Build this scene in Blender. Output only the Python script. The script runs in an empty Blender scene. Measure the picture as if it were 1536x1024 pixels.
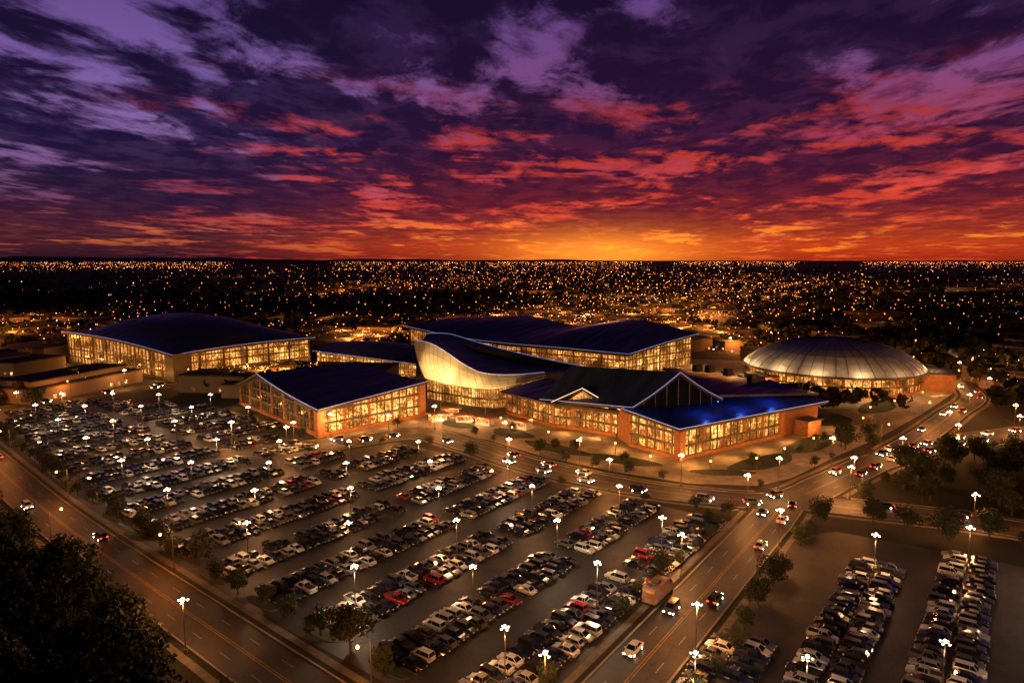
import bpy, math, random
from mathutils import Vector
R=random.Random(7)
D=bpy.data; SC=bpy.context.scene; COL=SC.collection
# ---------------------------------------------------------------- helpers
class MB:
    def __init__(s): s.v=[];s.f=[];s.m=[]
    def add(s,vs,fs,m=0):
        o=len(s.v); s.v.extend(vs)
        for f in fs: s.f.append(tuple(i+o for i in f)); s.m.append(m)
    def quad(s,a,b,c,d,m=0): s.add([a,b,c,d],[(0,1,2,3)],m)
    def beam(s,p,q,w,h,m=0,up=(0,0,1)):
        p=Vector(p);q=Vector(q);d=(q-p)
        if d.length<1e-5:return
        d.normalize();side=d.cross(Vector(up)).normalized()*(w/2);u=side.cross(d).normalized()*(h/2)
        vs=[]
        for c in(p,q):
            for a,b in((-1,-1),(1,-1),(1,1),(-1,1)): vs.append(tuple(c+side*a+u*b))
        s.add(vs,[(0,1,2,3),(7,6,5,4),(0,4,5,1),(1,5,6,2),(2,6,7,3),(3,7,4,0)],m)
    def box(s,cx,cy,z0,z1,lx,ly,ang=0,m=0):
        c,n=math.cos(ang),math.sin(ang);vs=[]
        for z in(z0,z1):
            for a,b in((-1,-1),(1,-1),(1,1),(-1,1)):
                x=a*lx/2;y=b*ly/2;vs.append((cx+x*c-y*n,cy+x*n+y*c,z))
        s.add(vs,[(3,2,1,0),(4,5,6,7),(0,1,5,4),(1,2,6,5),(2,3,7,6),(3,0,4,7)],m)
    def prism(s,poly,z0,z1,m=0,ms=None):
        n=len(poly);vs=[(x,y,z0) for x,y in poly]+[(x,y,z1) for x,y in poly]
        s.add(vs,[tuple(range(n,2*n))],m)
        s.add(vs,[(i,(i+1)%n,n+(i+1)%n,n+i) for i in range(n)],m if ms is None else ms)
    def cyl(s,p,q,r0,r1,n=8,m=0):
        p=Vector(p);q=Vector(q);d=(q-p).normalized()
        a=d.cross(Vector((0,0,1)));a=a.normalized() if a.length>.01 else Vector((1,0,0));b=d.cross(a)
        vs=[]
        for c,r in((p,r0),(q,r1)):
            for i in range(n):
                t=2*math.pi*i/n;vs.append(tuple(c+a*math.cos(t)*r+b*math.sin(t)*r))
        s.add(vs,[(i,(i+1)%n,n+(i+1)%n,n+i) for i in range(n)]+[tuple(range(n,2*n)),tuple(range(n-1,-1,-1))],m)
    def ball(s,c,r,m=0,n=8,k=5):
        for i in range(k):
            a0=-math.pi/2+math.pi*i/k;a1=-math.pi/2+math.pi*(i+1)/k
            for j in range(n):
                t0=2*math.pi*j/n;t1=2*math.pi*(j+1)/n
                P=lambda a,t:(c[0]+r*math.cos(a)*math.cos(t),c[1]+r*math.cos(a)*math.sin(t),c[2]+r*math.sin(a))
                s.quad(P(a0,t0),P(a0,t1),P(a1,t1),P(a1,t0),m)
    def octa(s,c,r,m=0):
        x,y,z=c
        s.add([(x+r,y,z),(x,y+r,z),(x-r,y,z),(x,y-r,z),(x,y,z+r),(x,y,z-r)],
          [(0,1,4),(1,2,4),(2,3,4),(3,0,4),(1,0,5),(2,1,5),(3,2,5),(0,3,5)],m)
    def mesh(s,name,mats,smooth=False):
        me=D.meshes.new(name);me.from_pydata(s.v,[],s.f)
        for m in mats: me.materials.append(m)
        me.polygons.foreach_set("material_index",s.m)
        if smooth: me.polygons.foreach_set("use_smooth",[True]*len(s.f))
        me.update();return me
    def obj(s,name,mats,parent=None,smooth=False):
        return put(name,s.mesh(name,mats,smooth),parent)
def put(name,data,parent=None,loc=(0,0,0),rz=0,sc=1):
    o=D.objects.new(name,data);COL.objects.link(o);o.location=loc;o.rotation_euler=(0,0,rz);o.scale=(sc,sc,sc)
    if parent:o.parent=parent
    return o
def empty(name,loc=(0,0,0)):
    return put(name,None,None,loc)
def nd(t,typ,**k):
    n=t.nodes.new(typ)
    for a,b in k.items(): setattr(n,a,b)
    return n
def mth(t,op,a,b=None,c=None):
    n=nd(t,'ShaderNodeMath',operation=op)
    for i,v in enumerate((a,b,c)):
        if v is None: continue
        if isinstance(v,(int,float)): n.inputs[i].default_value=v
        else: t.links.new(v,n.inputs[i])
    return n.outputs[0]
def mixc(t,f,a,b,blend='MIX'):
    n=nd(t,'ShaderNodeMix',data_type='RGBA',blend_type=blend)
    for i,v in((0,f),(6,a),(7,b)):
        if isinstance(v,(int,float)): n.inputs[i].default_value=v
        elif isinstance(v,tuple): n.inputs[i].default_value=v+(1,) if len(v)==3 else v
        else: t.links.new(v,n.inputs[i])
    return n.outputs[2]
def ramp(t,f,stops,interp='LINEAR'):
    n=nd(t,'ShaderNodeValToRGB');cr=n.color_ramp;cr.interpolation=interp
    while len(cr.elements)<len(stops): cr.elements.new(.5)
    for e,(p,c) in zip(cr.elements,stops): e.position=p;e.color=tuple(c)+(1,)
    t.links.new(f,n.inputs[0]);return n.outputs[0]
def mrange(t,v,a,b,c=0,d=1,smooth=True):
    n=nd(t,'ShaderNodeMapRange',interpolation_type='SMOOTHSTEP' if smooth else 'LINEAR')
    t.links.new(v,n.inputs[0])
    for i,x in zip((1,2,3,4),(a,b,c,d)): n.inputs[i].default_value=x
    return n.outputs[0]
def mat(name,c1,c2=None,scale=1.0,rough=.8,metal=0,em=None,es=0,bump=0,coord='P',sample=True):
    m=D.materials.new(name);m.use_nodes=True;t=m.node_tree;p=t.nodes['Principled BSDF']
    p.inputs['Roughness'].default_value=rough;p.inputs['Metallic'].default_value=metal
    p.inputs['Base Color'].default_value=tuple(c1)+(1,)
    if coord=='P': co=nd(t,'ShaderNodeNewGeometry').outputs['Position']
    else: co=nd(t,'ShaderNodeTexCoord').outputs['Object']
    if c2 is not None:
        n=nd(t,'ShaderNodeTexNoise');n.inputs['Scale'].default_value=scale;n.inputs['Detail'].default_value=6;n.inputs['Roughness'].default_value=.65
        t.links.new(co,n.inputs['Vector'])
        f=mrange(t,n.outputs['Fac'],.35,.65)
        t.links.new(mixc(t,f,tuple(c1),tuple(c2)),p.inputs['Base Color'])
        if bump:
            b=nd(t,'ShaderNodeBump');b.inputs['Strength'].default_value=bump;t.links.new(n.outputs['Fac'],b.inputs['Height']);t.links.new(b.outputs[0],p.inputs['Normal'])
    if em is not None:
        p.inputs['Emission Color'].default_value=tuple(em)+(1,);p.inputs['Emission Strength'].default_value=es
    if not sample: m.cycles.emission_sampling='NONE'
    return m
# ---------------------------------------------------------------- materials
M_ground=mat('ground_soil',(.010,.012,.007),(.028,.024,.016),.02,.95)
M_lawn=mat('lawn_grass',(.02,.035,.012),(.04,.05,.02),.3,.95)
M_conc=mat('concrete',(.2,.17,.14),(.32,.28,.24),.25,.8)
M_pave=mat('pavement_slabs',(.11,.095,.08),(.18,.155,.13),.6,.85)
M_white=mat('paint_white',(.42,.41,.39),(.2,.2,.19),1.2,.6)
M_yel=mat('paint_yellow',(.45,.27,.04),(.2,.13,.04),1.2,.6)
M_brick=mat('brick_wall',(.30,.12,.05),(.42,.19,.09),.8,.85)
M_dark=mat('dark_cladding',(.03,.025,.025),(.06,.05,.05),.4,.6)
M_frame=mat('window_frame',(.06,.045,.03),(.1,.075,.05),1,.5)
M_steel=mat('steel_pole',(.09,.09,.09),(.15,.15,.15),3,.5,.6)
M_whitew=mat('white_panel',(.78,.75,.68),(.68,.64,.56),.4,.5)
def asph(name,c1,c2,rough):
    m=mat(name,c1,c2,.12,rough);t=m.node_tree;p=t.nodes['Principled BSDF']
    g=nd(t,'ShaderNodeNewGeometry').outputs['Position']
    n=nd(t,'ShaderNodeTexNoise');n.inputs['Scale'].default_value=2.2;n.inputs['Detail'].default_value=6;n.inputs['Roughness'].default_value=.8;t.links.new(g,n.inputs[0])
    v=nd(t,'ShaderNodeTexVoronoi',feature='DISTANCE_TO_EDGE');v.inputs['Scale'].default_value=.09;
    nn=nd(t,'ShaderNodeTexNoise');nn.inputs['Scale'].default_value=.3;t.links.new(g,nn.inputs[0])
    vm=nd(t,'ShaderNodeVectorMath',operation='MULTIPLY_ADD');t.links.new(nn.outputs['Color'],vm.inputs[0]);vm.inputs[1].default_value=(5,5,5);t.links.new(g,vm.inputs[2]);t.links.new(vm.outputs[0],v.inputs['Vector'])
    src=p.inputs['Base Color'].links[0].from_socket
    a=mixc(t,mrange(t,n.outputs[0],.3,.7,.5,1),(.010,.009,.009),src)
    a=mixc(t,mrange(t,v.outputs['Distance'],0,.014,.7,0),a,(.010,.009,.009))
    t.links.new(a,p.inputs['Base Color']);t.links.new(mrange(t,n.outputs[0],.3,.7,rough-.15,rough+.15),p.inputs['Roughness'])
    return m
M_asph=asph('asphalt',(.022,.021,.022),(.055,.049,.046),.65)
M_road=asph('road_asphalt',(.042,.038,.034),(.078,.068,.06),.6)
def roofmat(name,c,rough=.4,metal=.35,ang=0.87,sp=1.1,streak=.6):
    m=D.materials.new(name);m.use_nodes=True;t=m.node_tree;p=t.nodes['Principled BSDF']
    p.inputs['Roughness'].default_value=rough;p.inputs['Metallic'].default_value=metal
    g=nd(t,'ShaderNodeNewGeometry').outputs['Position']
    mp=nd(t,'ShaderNodeMapping');mp.inputs['Rotation'].default_value=(0,0,-ang);t.links.new(g,mp.inputs[0])
    w=nd(t,'ShaderNodeTexWave');w.inputs['Scale'].default_value=1/sp*.32;t.links.new(mp.outputs[0],w.inputs[0]);w.bands_direction='Y'
    n=nd(t,'ShaderNodeTexNoise');n.inputs['Scale'].default_value=.12;n.inputs['Detail'].default_value=7
    mp2=nd(t,'ShaderNodeMapping');mp2.inputs['Scale'].default_value=(.35,3,1);t.links.new(mp.outputs[0],mp2.inputs[0]);t.links.new(mp2.outputs[0],n.inputs[0])
    f=mrange(t,n.outputs[0],.3,.7)
    c=tuple(c);cc=mixc(t,f,tuple(x*streak for x in c),c)
    t.links.new(mixc(t,mrange(t,w.outputs[0],.82,1),cc,tuple(x*.35 for x in c)),p.inputs['Base Color'])
    t.links.new(mrange(t,n.outputs[0],.3,.7,rough-.1,rough+.15),p.inputs['Roughness'])
    b=nd(t,'ShaderNodeBump');b.inputs['Strength'].default_value=.25;t.links.new(w.outputs[0],b.inputs['Height']);t.links.new(b.outputs[0],p.inputs['Normal'])
    return m
M_roof=roofmat('metal_roof',(.05,.085,.19),.38,.4)
M_roofb=roofmat('blue_metal_roof',(.04,.12,.6),.35,.4)
M_dome=mat('dome_metal',(.52,.51,.55),(.38,.38,.43),.2,.42,.35)
M_seam=mat('dome_seam',(.2,.2,.24),None,1,.5,.5)
def glowmat(name,c1,c2,st,cell=(.35,.35,.3),lo=.15):
    m=D.materials.new(name);m.use_nodes=True;t=m.node_tree;p=t.nodes['Principled BSDF']
    p.inputs['Base Color'].default_value=(.03,.03,.03,1);p.inputs['Roughness'].default_value=.15
    g=nd(t,'ShaderNodeNewGeometry').outputs['Position']
    n=nd(t,'ShaderNodeTexNoise');n.inputs['Scale'].default_value=.13;n.inputs['Detail'].default_value=3;t.links.new(g,n.inputs[0])
    s=nd(t,'ShaderNodeVectorMath',operation='MULTIPLY');t.links.new(g,s.inputs[0]);s.inputs[1].default_value=cell
    fl=nd(t,'ShaderNodeVectorMath',operation='FLOOR');t.links.new(s.outputs[0],fl.inputs[0])
    wn=nd(t,'ShaderNodeTexWhiteNoise');t.links.new(fl.outputs[0],wn.inputs[0])
    n2=nd(t,'ShaderNodeTexNoise');n2.inputs['Scale'].default_value=1.3;n2.inputs['Detail'].default_value=5;t.links.new(g,n2.inputs[0])
    f=mth(t,'MULTIPLY',mrange(t,n.outputs[0],.38,.6,lo,1),mth(t,'MULTIPLY_ADD',wn.outputs[0],.8,.35))
    f=mth(t,'MULTIPLY',f,mrange(t,n2.outputs[0],.38,.62,.35,1.4))
    t.links.new(mixc(t,mrange(t,f,.2,1.1),tuple(c1),tuple(c2)),p.inputs['Emission Color'])
    t.links.new(mth(t,'MULTIPLY',f,st),p.inputs['Emission Strength'])
    return m
M_glow=glowmat('lit_glass',(1,.33,.05),(1,.54,.13),1.9,lo=.25)
M_glow2=glowmat('lit_glass_amber',(1,.28,.04),(1,.46,.11),1.3,lo=.18)
M_glow3=glowmat('dim_glass',(1,.3,.06),(1,.5,.15),.16,lo=.02)
M_edge=mat('edge_light_tube',(.5,.5,.6),em=(.35,.48,1),es=.5,rough=.5)
M_edgew=mat('edge_light_warm',(.8,.8,.8),em=(1,.75,.45),es=1.6,rough=.5)
M_lamp=mat('lamp_lens',(.9,.9,.9),em=(1,.70,.42),es=24,rough=.5,sample=False)
M_lampo=mat('lamp_lens_sodium',(.9,.9,.9),em=(1,.40,.09),es=13,rough=.5,sample=False)
M_fol=mat('foliage',(.012,.02,.007),(.05,.06,.022),.9,.8,coord='O')
M_bark=mat('bark',(.07,.05,.035),(.12,.09,.06),3,.9,coord='O')
M_dfol=mat('distant_foliage',(.008,.010,.005),(.03,.03,.014),.05,.9)
# ---------------------------------------------------------------- world sky
w=D.worlds.new("World");SC.world=w;w.use_nodes=True;t=w.node_tree
w.cycles.sampling_method='NONE'
bg=t.nodes['Background'];tc=nd(t,'ShaderNodeTexCoord').outputs['Generated']
sx=nd(t,'ShaderNodeSeparateXYZ');t.links.new(tc,sx.inputs[0]);X,Y,Z=sx.outputs
zc=mth(t,'MAXIMUM',Z,0.0)
e=mth(t,'MULTIPLY',zc,2.5)
dot=mth(t,'ADD',mth(t,'MULTIPLY',X,.132),mth(t,'MULTIPLY',Y,.991))
dotr=mth(t,'ADD',mth(t,'MULTIPLY',X,.30),mth(t,'MULTIPLY',Y,.954))
g=mrange(t,dotr,.72,.995)
den=mth(t,'ADD',zc,.06)
px=mth(t,'DIVIDE',mth(t,'SUBTRACT',X,mth(t,'MULTIPLY',Y,.133)),den);py=mth(t,'DIVIDE',Y,den)
def plane(sx_,sy_,rot,off):
    c,s_=math.cos(rot),math.sin(rot)
    u=mth(t,'ADD',mth(t,'MULTIPLY',px,c*sx_),mth(t,'MULTIPLY',py,s_*sx_))
    v=mth(t,'ADD',mth(t,'MULTIPLY',px,-s_*sy_),mth(t,'MULTIPLY',py,c*sy_))
    cb=nd(t,'ShaderNodeCombineXYZ');t.links.new(u,cb.inputs[0]);t.links.new(v,cb.inputs[1]);cb.inputs[2].default_value=off
    return cb.outputs[0]
def noise(vec,sc,det,rg,dist=0):
    n=nd(t,'ShaderNodeTexNoise');t.links.new(vec,n.inputs[0])
    n.inputs['Scale'].default_value=sc;n.inputs['Detail'].default_value=det;n.inputs['Roughness'].default_value=rg;n.inputs['Distortion'].default_value=dist
    return n.outputs['Fac']
n1=noise(plane(1.1,.55,.0,2.2),.95,9,.62,.3)
n2=noise(plane(1.1,.7,.15,9.1),3.4,8,.65,.4)
cl=mth(t,'ADD',mth(t,'MULTIPLY',n1,.74),mth(t,'MULTIPLY',n2,.26))
m_=mrange(t,cl,.395,.485)
def el(lst): return [(z*2.5,c) for z,c in lst]
gs=ramp(t,e,el([(0,(.62,.045,.006)),(.012,(1,.2,.012)),(.03,(1,.27,.02)),(.05,(1,.17,.03)),(.08,(.85,.075,.035)),(.12,(.52,.05,.06)),(.17,(.34,.045,.10)),(.24,(.19,.06,.2)),(.36,(.12,.055,.23))]))
ga=ramp(t,e,el([(0,(.06,.012,.03)),(.012,(.16,.03,.03)),(.03,(.62,.13,.035)),(.05,(.38,.07,.06)),(.08,(.15,.05,.13)),(.15,(.25,.13,.36)),(.22,(.20,.11,.36)),(.36,(.10,.05,.22))]))
cs=ramp(t,e,el([(0,(.34,.022,.006)),(.02,(.5,.04,.01)),(.042,(.26,.022,.016)),(.07,(.13,.012,.024)),(.11,(.055,.008,.03)),(.17,(.022,.006,.034)),(.36,(.009,.004,.024))]))
ca=ramp(t,e,el([(0,(.02,.005,.014)),(.02,(.05,.010,.02)),(.045,(.055,.011,.028)),(.075,(.022,.008,.034)),(.15,(.014,.007,.04)),(.36,(.008,.004,.022))]))
gap=mixc(t,g,ga,gs);cld=mixc(t,g,ca,cs)
gap=mixc(t,mrange(t,n2,.48,.64,0,.6),gap,cld)
cld=mixc(t,mrange(t,n2,.40,.60,.6,0),cld,mixc(t,.17,cld,gap))
sky=mixc(t,m_,gap,cld)
rim=mth(t,'MULTIPLY',mrange(t,cl,.41,.45),mrange(t,cl,.46,.53,1,0))
n3=noise(plane(.6,1.3,.1,5.5),1.6,6,.6,.3)
rim=mth(t,'MULTIPLY',mth(t,'MULTIPLY',rim,mrange(t,n3,.46,.6)),mth(t,'MULTIPLY',mrange(t,dot,.74,.94),mrange(t,zc,.12,.27,1,0)))
sky=mixc(t,mth(t,'MULTIPLY',rim,.65),sky,(.75,.06,.03))
dx=mth(t,'SUBTRACT',X,.132);dz=mth(t,'SUBTRACT',Z,.008)
q=mth(t,'ADD',mth(t,'MULTIPLY',mth(t,'MULTIPLY',dx,dx),60),mth(t,'MULTIPLY',mth(t,'MULTIPLY',dz,dz),1100))
core=mth(t,'MULTIPLY',mth(t,'EXPONENT',mth(t,'MULTIPLY',q,-1)),mth(t,'GREATER_THAN',Y,0))
sky=mixc(t,core,sky,(.75,.28,.02),'ADD')
below=mrange(t,Z,-.002,0,0,1,False)
sky=mixc(t,below,(.01,.004,.004),sky)
# the zenith and the eastern half of the sky have already gone dark
dk=mth(t,'MULTIPLY',mrange(t,dot,-.2,.62,.10,1),mrange(t,Z,.38,.75,1,.3))
t.links.new(sky,bg.inputs[0]);t.links.new(dk,bg.inputs[1])
sd=D.lights.new('sun','SUN');sd.energy=.05;sd.angle=math.radians(4);sd.color=(1,.4,.2)
so=put('sun',sd);so.rotation_euler=Vector((.132,.99,.04)).to_track_quat('Z','Y').to_euler()
# ---------------------------------------------------------------- layout
AX=(.602,.799);BX=(-.799,.602);ANG=math.atan2(.799,.602)
def G(s,w): return (.602*s-.799*w,.799*s+.602*w)
def IG(x,y): return (.602*x+.799*y,-.799*x+.602*y)
def cr(pts,n):
    P=[Vector(p) for p in pts];P=[P[0]*2-P[1]]+P+[P[-1]*2-P[-2]];out=[]
    for i in range(1,len(P)-2):
        for k in range(n):
            u=k/n;a,b,c,d=P[i-1],P[i],P[i+1],P[i+2]
            out.append(.5*((2*b)+(c-a)*u+(2*a-5*b+4*c-d)*u*u+(3*b-a-3*c+d)*u**3))
    out.append(P[-2]);return out
ground=MB();
ground.add([(-40000,-3000,0),(40000,-3000,0),(40000,60000,0),(-40000,60000,0)],[(0,1,2,3)]);ground.obj('ground',[M_ground])
def sheet(name,poly,z0,z1,m,ms=None):
    b=MB();b.prism(poly,z0,z1,0,0);return b.obj(name,[m])
ROADS={
 'boulevard_road':([(-95,205),(-62,218),(-34,233),(-14,217),(3,198),(24,181),(45,170),(68,166),(88,181),(111,200),(142,218),(180,233),(260,255),(420,300)],11),
 'side_road':([(0,68),(19,95),(41,126),(63,157),(68,166)],10),
 'cross_road':([(68,166),(84,160),(99,154.6),(116,146),(160,120),(230,80)],11),
 'perimeter_road':([(40,32),(-36.5,95),(-100.9,148.6),(-147.3,190.6),(-200,240),(-262,300),(-330,372)],10),
 'arena_road':([(-215,254),(-196,292),(-176,316),(-140,335),(-112,345),(-95,400),(-100,470),(-80,520)],9),
 'ring_road':([(111,200),(140,228),(172,262),(206,300),(222,350),(206,405),(150,440),(120,480)],9),
 'highway_road':([(-900,560),(-500,500),(-250,500),(0,520),(150,505),(260,440),(420,395),(900,330)],14),
}
RC={k:[Vector((p[0],p[1])) for p in cr([(a,b,0) for a,b in v[0]],10)] for k,v in ROADS.items()}
def segd(p,a,b):
    ab=b-a;tt=max(0,min(1,(p-a).dot(ab)/max(ab.length_squared,1e-9)));return (p-(a+ab*tt)).length
def nearroad(x,y,marg,skip=None):
    p=Vector((x,y))
    for k,c in RC.items():
        if k==skip: continue
        hw=ROADS[k][1]/2+marg
        for i in range(len(c)-1):
            if abs(c[i].x-x)>60 and abs(c[i].y-y)>60: continue
            if segd(p,c[i],c[i+1])<hw: return True
    return False
def offs(c,i,o):
    a=c[max(0,i-1)];b=c[min(len(c)-1,i+1)];d=(b-a).normalized();return (c[i].x+d.y*o,c[i].y-d.x*o)
def arc(c,step,start=0):
    out=[];acc=-start
    for i in range(len(c)-1):
        d=c[i+1]-c[i];L=d.length;
        while acc<=L:
            if acc>=0: out.append((c[i]+d*(acc/L),d.normalized()))
            acc+=step
        acc-=L
    return out
zr=.03
for k,c in RC.items():
    b=MB();hw=ROADS[k][1]/2;zr+=.006
    for i in range(len(c)-1):
        a0=offs(c,i,-hw);a1=offs(c,i,hw);b0=offs(c,i+1,-hw);b1=offs(c,i+1,hw)
        b.quad((*a0,zr),(*a1,zr),(*b1,zr),(*b0,zr),0)
        mid=((a0[0]+b0[0])/2,(a0[1]+b0[1])/2);md2=((a1[0]+b1[0])/2,(a1[1]+b1[1])/2)
        if not nearroad(*mid,.5,k): b.beam((*a0,.09),(*b0,.09),.3,.18,1)
        if not nearroad(*md2,.5,k): b.beam((*a1,.09),(*b1,.09),.3,.18,1)
        if k!='highway_road':
            for sg in(-1,1):   # pavement behind the kerb
                s0=offs(c,i,sg*(hw+1.2));s1=offs(c,i+1,sg*(hw+1.2));s2=offs(c,i+1,sg*(hw+2.5));s3=offs(c,i,sg*(hw+2.5))
                if not nearroad(s0[0],s0[1],1.6,k) and not nearroad(s1[0],s1[1],1.6,k): b.quad((*s0,.05),(*s1,.05),(*s2,.05),(*s3,.05),4)
        if not nearroad(c[i].x,c[i].y,1,k) and not nearroad(c[i+1].x,c[i+1].y,1,k):
            for o in(-.2,.2):
                q=[offs(c,i,o-.07),offs(c,i,o+.07),offs(c,i+1,o+.07),offs(c,i+1,o-.07)]
                b.quad(*[(*p,.09) for p in q],2)
    for p,d in arc(c,9,3):
        if nearroad(p.x,p.y,2,k): continue
        for o in(-hw/2,hw/2):
            x=p.x+d.y*o;y=p.y-d.x*o
            b.beam((x,y,.083),(x+d.x*3,y+d.y*3,.083),.12,.01,3)
    b.obj(k,[M_road,M_conc,M_yel,M_white,M_pave])
# parking lots
def smin(w): return 66+max(0,w-150)*.13
def smax(w):
    if w<125:return 149
    if w<168:return 151
    if w<212:return 132
    if w<262:return 144
    return 148-(w-262)*.5
ws=[49+i*5 for i in range(57)]
lot=[G(smin(w)-4,w) for w in ws]+[G(smax(w)+2.5,w) for w in reversed(ws)]
sheet('parking_lot',lot[::-1],-.1,.012,M_asph)
lot2=[G(30,-75),G(30,36),G(152,36),G(160,30),G(170,-75)]
sheet('parking_lot',lot2,-.1,.014,M_asph)
lot3=[(-305,275),(-238,262),(-222,300),(-250,345),(-300,350)]
sheet('parking_lot',lot3,-.1,.016,M_asph)
lines=MB();cars=[];islands=[]
ST=2.38
def stalls(wc,s0,s1,occ,skip=()):
    s=s0
    while s<s1:
        if not any(a<=s<=b for a,b in skip):
            for sg in(-1,1):
                a=G(s,wc+sg*.1);b_=G(s,wc+sg*4.6)
                lines.beam((*a,.026),(*b_,.026),.08,.006)
                if R.random()<occ(s+1.3,wc):
                    x,y=G(s+ST/2+R.uniform(-.12,.12),wc+sg*(2.45+R.uniform(-.28,.28)))
                    cars.append((x,y,ANG+math.pi/2*sg+(math.pi if R.random()<.25 else 0)+R.uniform(-.04,.04)))
        s+=ST
wcs=[55.5+16.1*i for i in range(17)]
def occ1(s,w):
    if 150<w<215 and s>112: return .78
    return .96 if R.random()>.025 else .3
lampspots=[]
for i,wc in enumerate(wcs):
    a=smin(wc);b_=smax(wc)-1.5
    stalls(wc,a,b_,occ1,skip=((110,114.8),) if b_>122 else ())
    for s in (a-1.6,b_+1.2): islands.append(G(s,wc))
    s=a+6+(i%2)*12
    while s<b_-2: lampspots.append((*G(s,wc),0));s+=26
for wc,s0,s1 in((31.5,62,103),(19.5,70,146),(5.5,85,160),(-9,85,162),(-23.5,95,162),(-38,110,164),(-53,120,164)):
    stalls(wc,s0,s1,lambda s,w:.93 if s<130 else .75)
    for s in(s0-1.6,s1+2): islands.append(G(s,wc))
    s=s0+20
    while s<s1: lampspots.append((*G(s,wc),1));s+=50
for r_ in range(5):
    for k in range(22):
        x=-292+k*2.7+r_*3;y=272+r_*16-k*.35
        if x<-230+r_*2 and R.random()<.8: cars.append((x,y,math.pi/2-.13));
        if x<-230+r_*2 and R.random()<.8: cars.append((x+.6,y+5,-math.pi/2-.13))
for x,y in((-285,285),(-262,283),(-240,280),(-280,318),(-252,316)): lampspots.append((x,y,2))
lines.obj('parking_stall_markings',[M_white])
ib=MB()
for x,y in islands:
    n=16;pl=[]
    for k in range(n):
        tt=2*math.pi*k/n;a=1.0*math.cos(tt);b_=4.2*math.copysign(abs(math.sin(tt))**.6,math.sin(tt))
        pl.append((x+AX[0]*a+BX[0]*b_,y+AX[1]*a+BX[1]*b_))
    ib.prism(pl,0,.16,0,1)
ib.obj('planted_kerb_islands',[M_lawn,M_pave])
sheet('plaza_pavement',[(-62,225),(-34,242),(-8,224),(10,204),(30,189),(48,179),(66,177),(78,184),(98,203),(126,228),(160,262),(205,310),(212,350),(190,395),(100,415),(0,440),(-100,395),(-122,350),(-120,300),(-80,262)],-.1,.02,M_conc)
lw=MB()
for cx,cy,rx,ry,a in((14,213,13,4,-.7),(34,200,11,4,-.55),(75,198,14,5,.6),(98,218,16,5,.75),(0,232,9,5,-.8),(120,252,12,7,.8),(-20,245,8,4,-.7),(150,275,16,6,.85),(60,188,9,3,-.1)):
    pl=[]
    for k in range(24):
        tt=2*math.pi*k/24;u=rx*math.cos(tt)*(1+.12*math.sin(3*tt));v=ry*math.sin(tt);pl.append((cx+u*math.cos(a)-v*math.sin(a),cy+u*math.sin(a)+v*math.cos(a)))
    lw.prism(pl,0,.2,0,1)
lw.obj('lawn_beds',[M_lawn,M_conc])
# ---------------------------------------------------------------- cars
def paint():
    m=D.materials.new('car_paint');m.use_nodes=True;t=m.node_tree;p=t.nodes['Principled BSDF']
    o=nd(t,'ShaderNodeObjectInfo')
    c=ramp(t,o.outputs['Random'],[(0,(.012,.012,.014)),(.32,(.03,.03,.035)),(.48,(.11,.115,.12)),(.59,(.3,.3,.31)),(.69,(.72,.72,.70)),(.86,(.02,.03,.08)),(.91,(.09,.07,.05)),(.965,(.30,.012,.01))],'CONSTANT')
    t.links.new(c,p.inputs['Base Color']);p.inputs['Roughness'].default_value=.28;p.inputs['Metallic'].default_value=.25
    p.inputs['Coat Weight'].default_value=.6;p.inputs['Coat Roughness'].default_value=.08
    return m
M_paint=paint();M_glass=mat('car_glass',(.01,.012,.015),rough=.08);M_tyre=mat('tyre',(.02,.02,.02),rough=.9)
M_hl=mat('headlamp_off',(.6,.6,.6),rough=.1);M_tl=mat('taillamp_off',(.3,.01,.01),rough=.2)
M_hlo=mat('headlamp_on',(.9,.9,.9),em=(1,.78,.5),es=22,sample=False);M_tlo=mat('taillamp_on',(.3,.01,.01),em=(1,.03,.01),es=12,sample=False)
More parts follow.
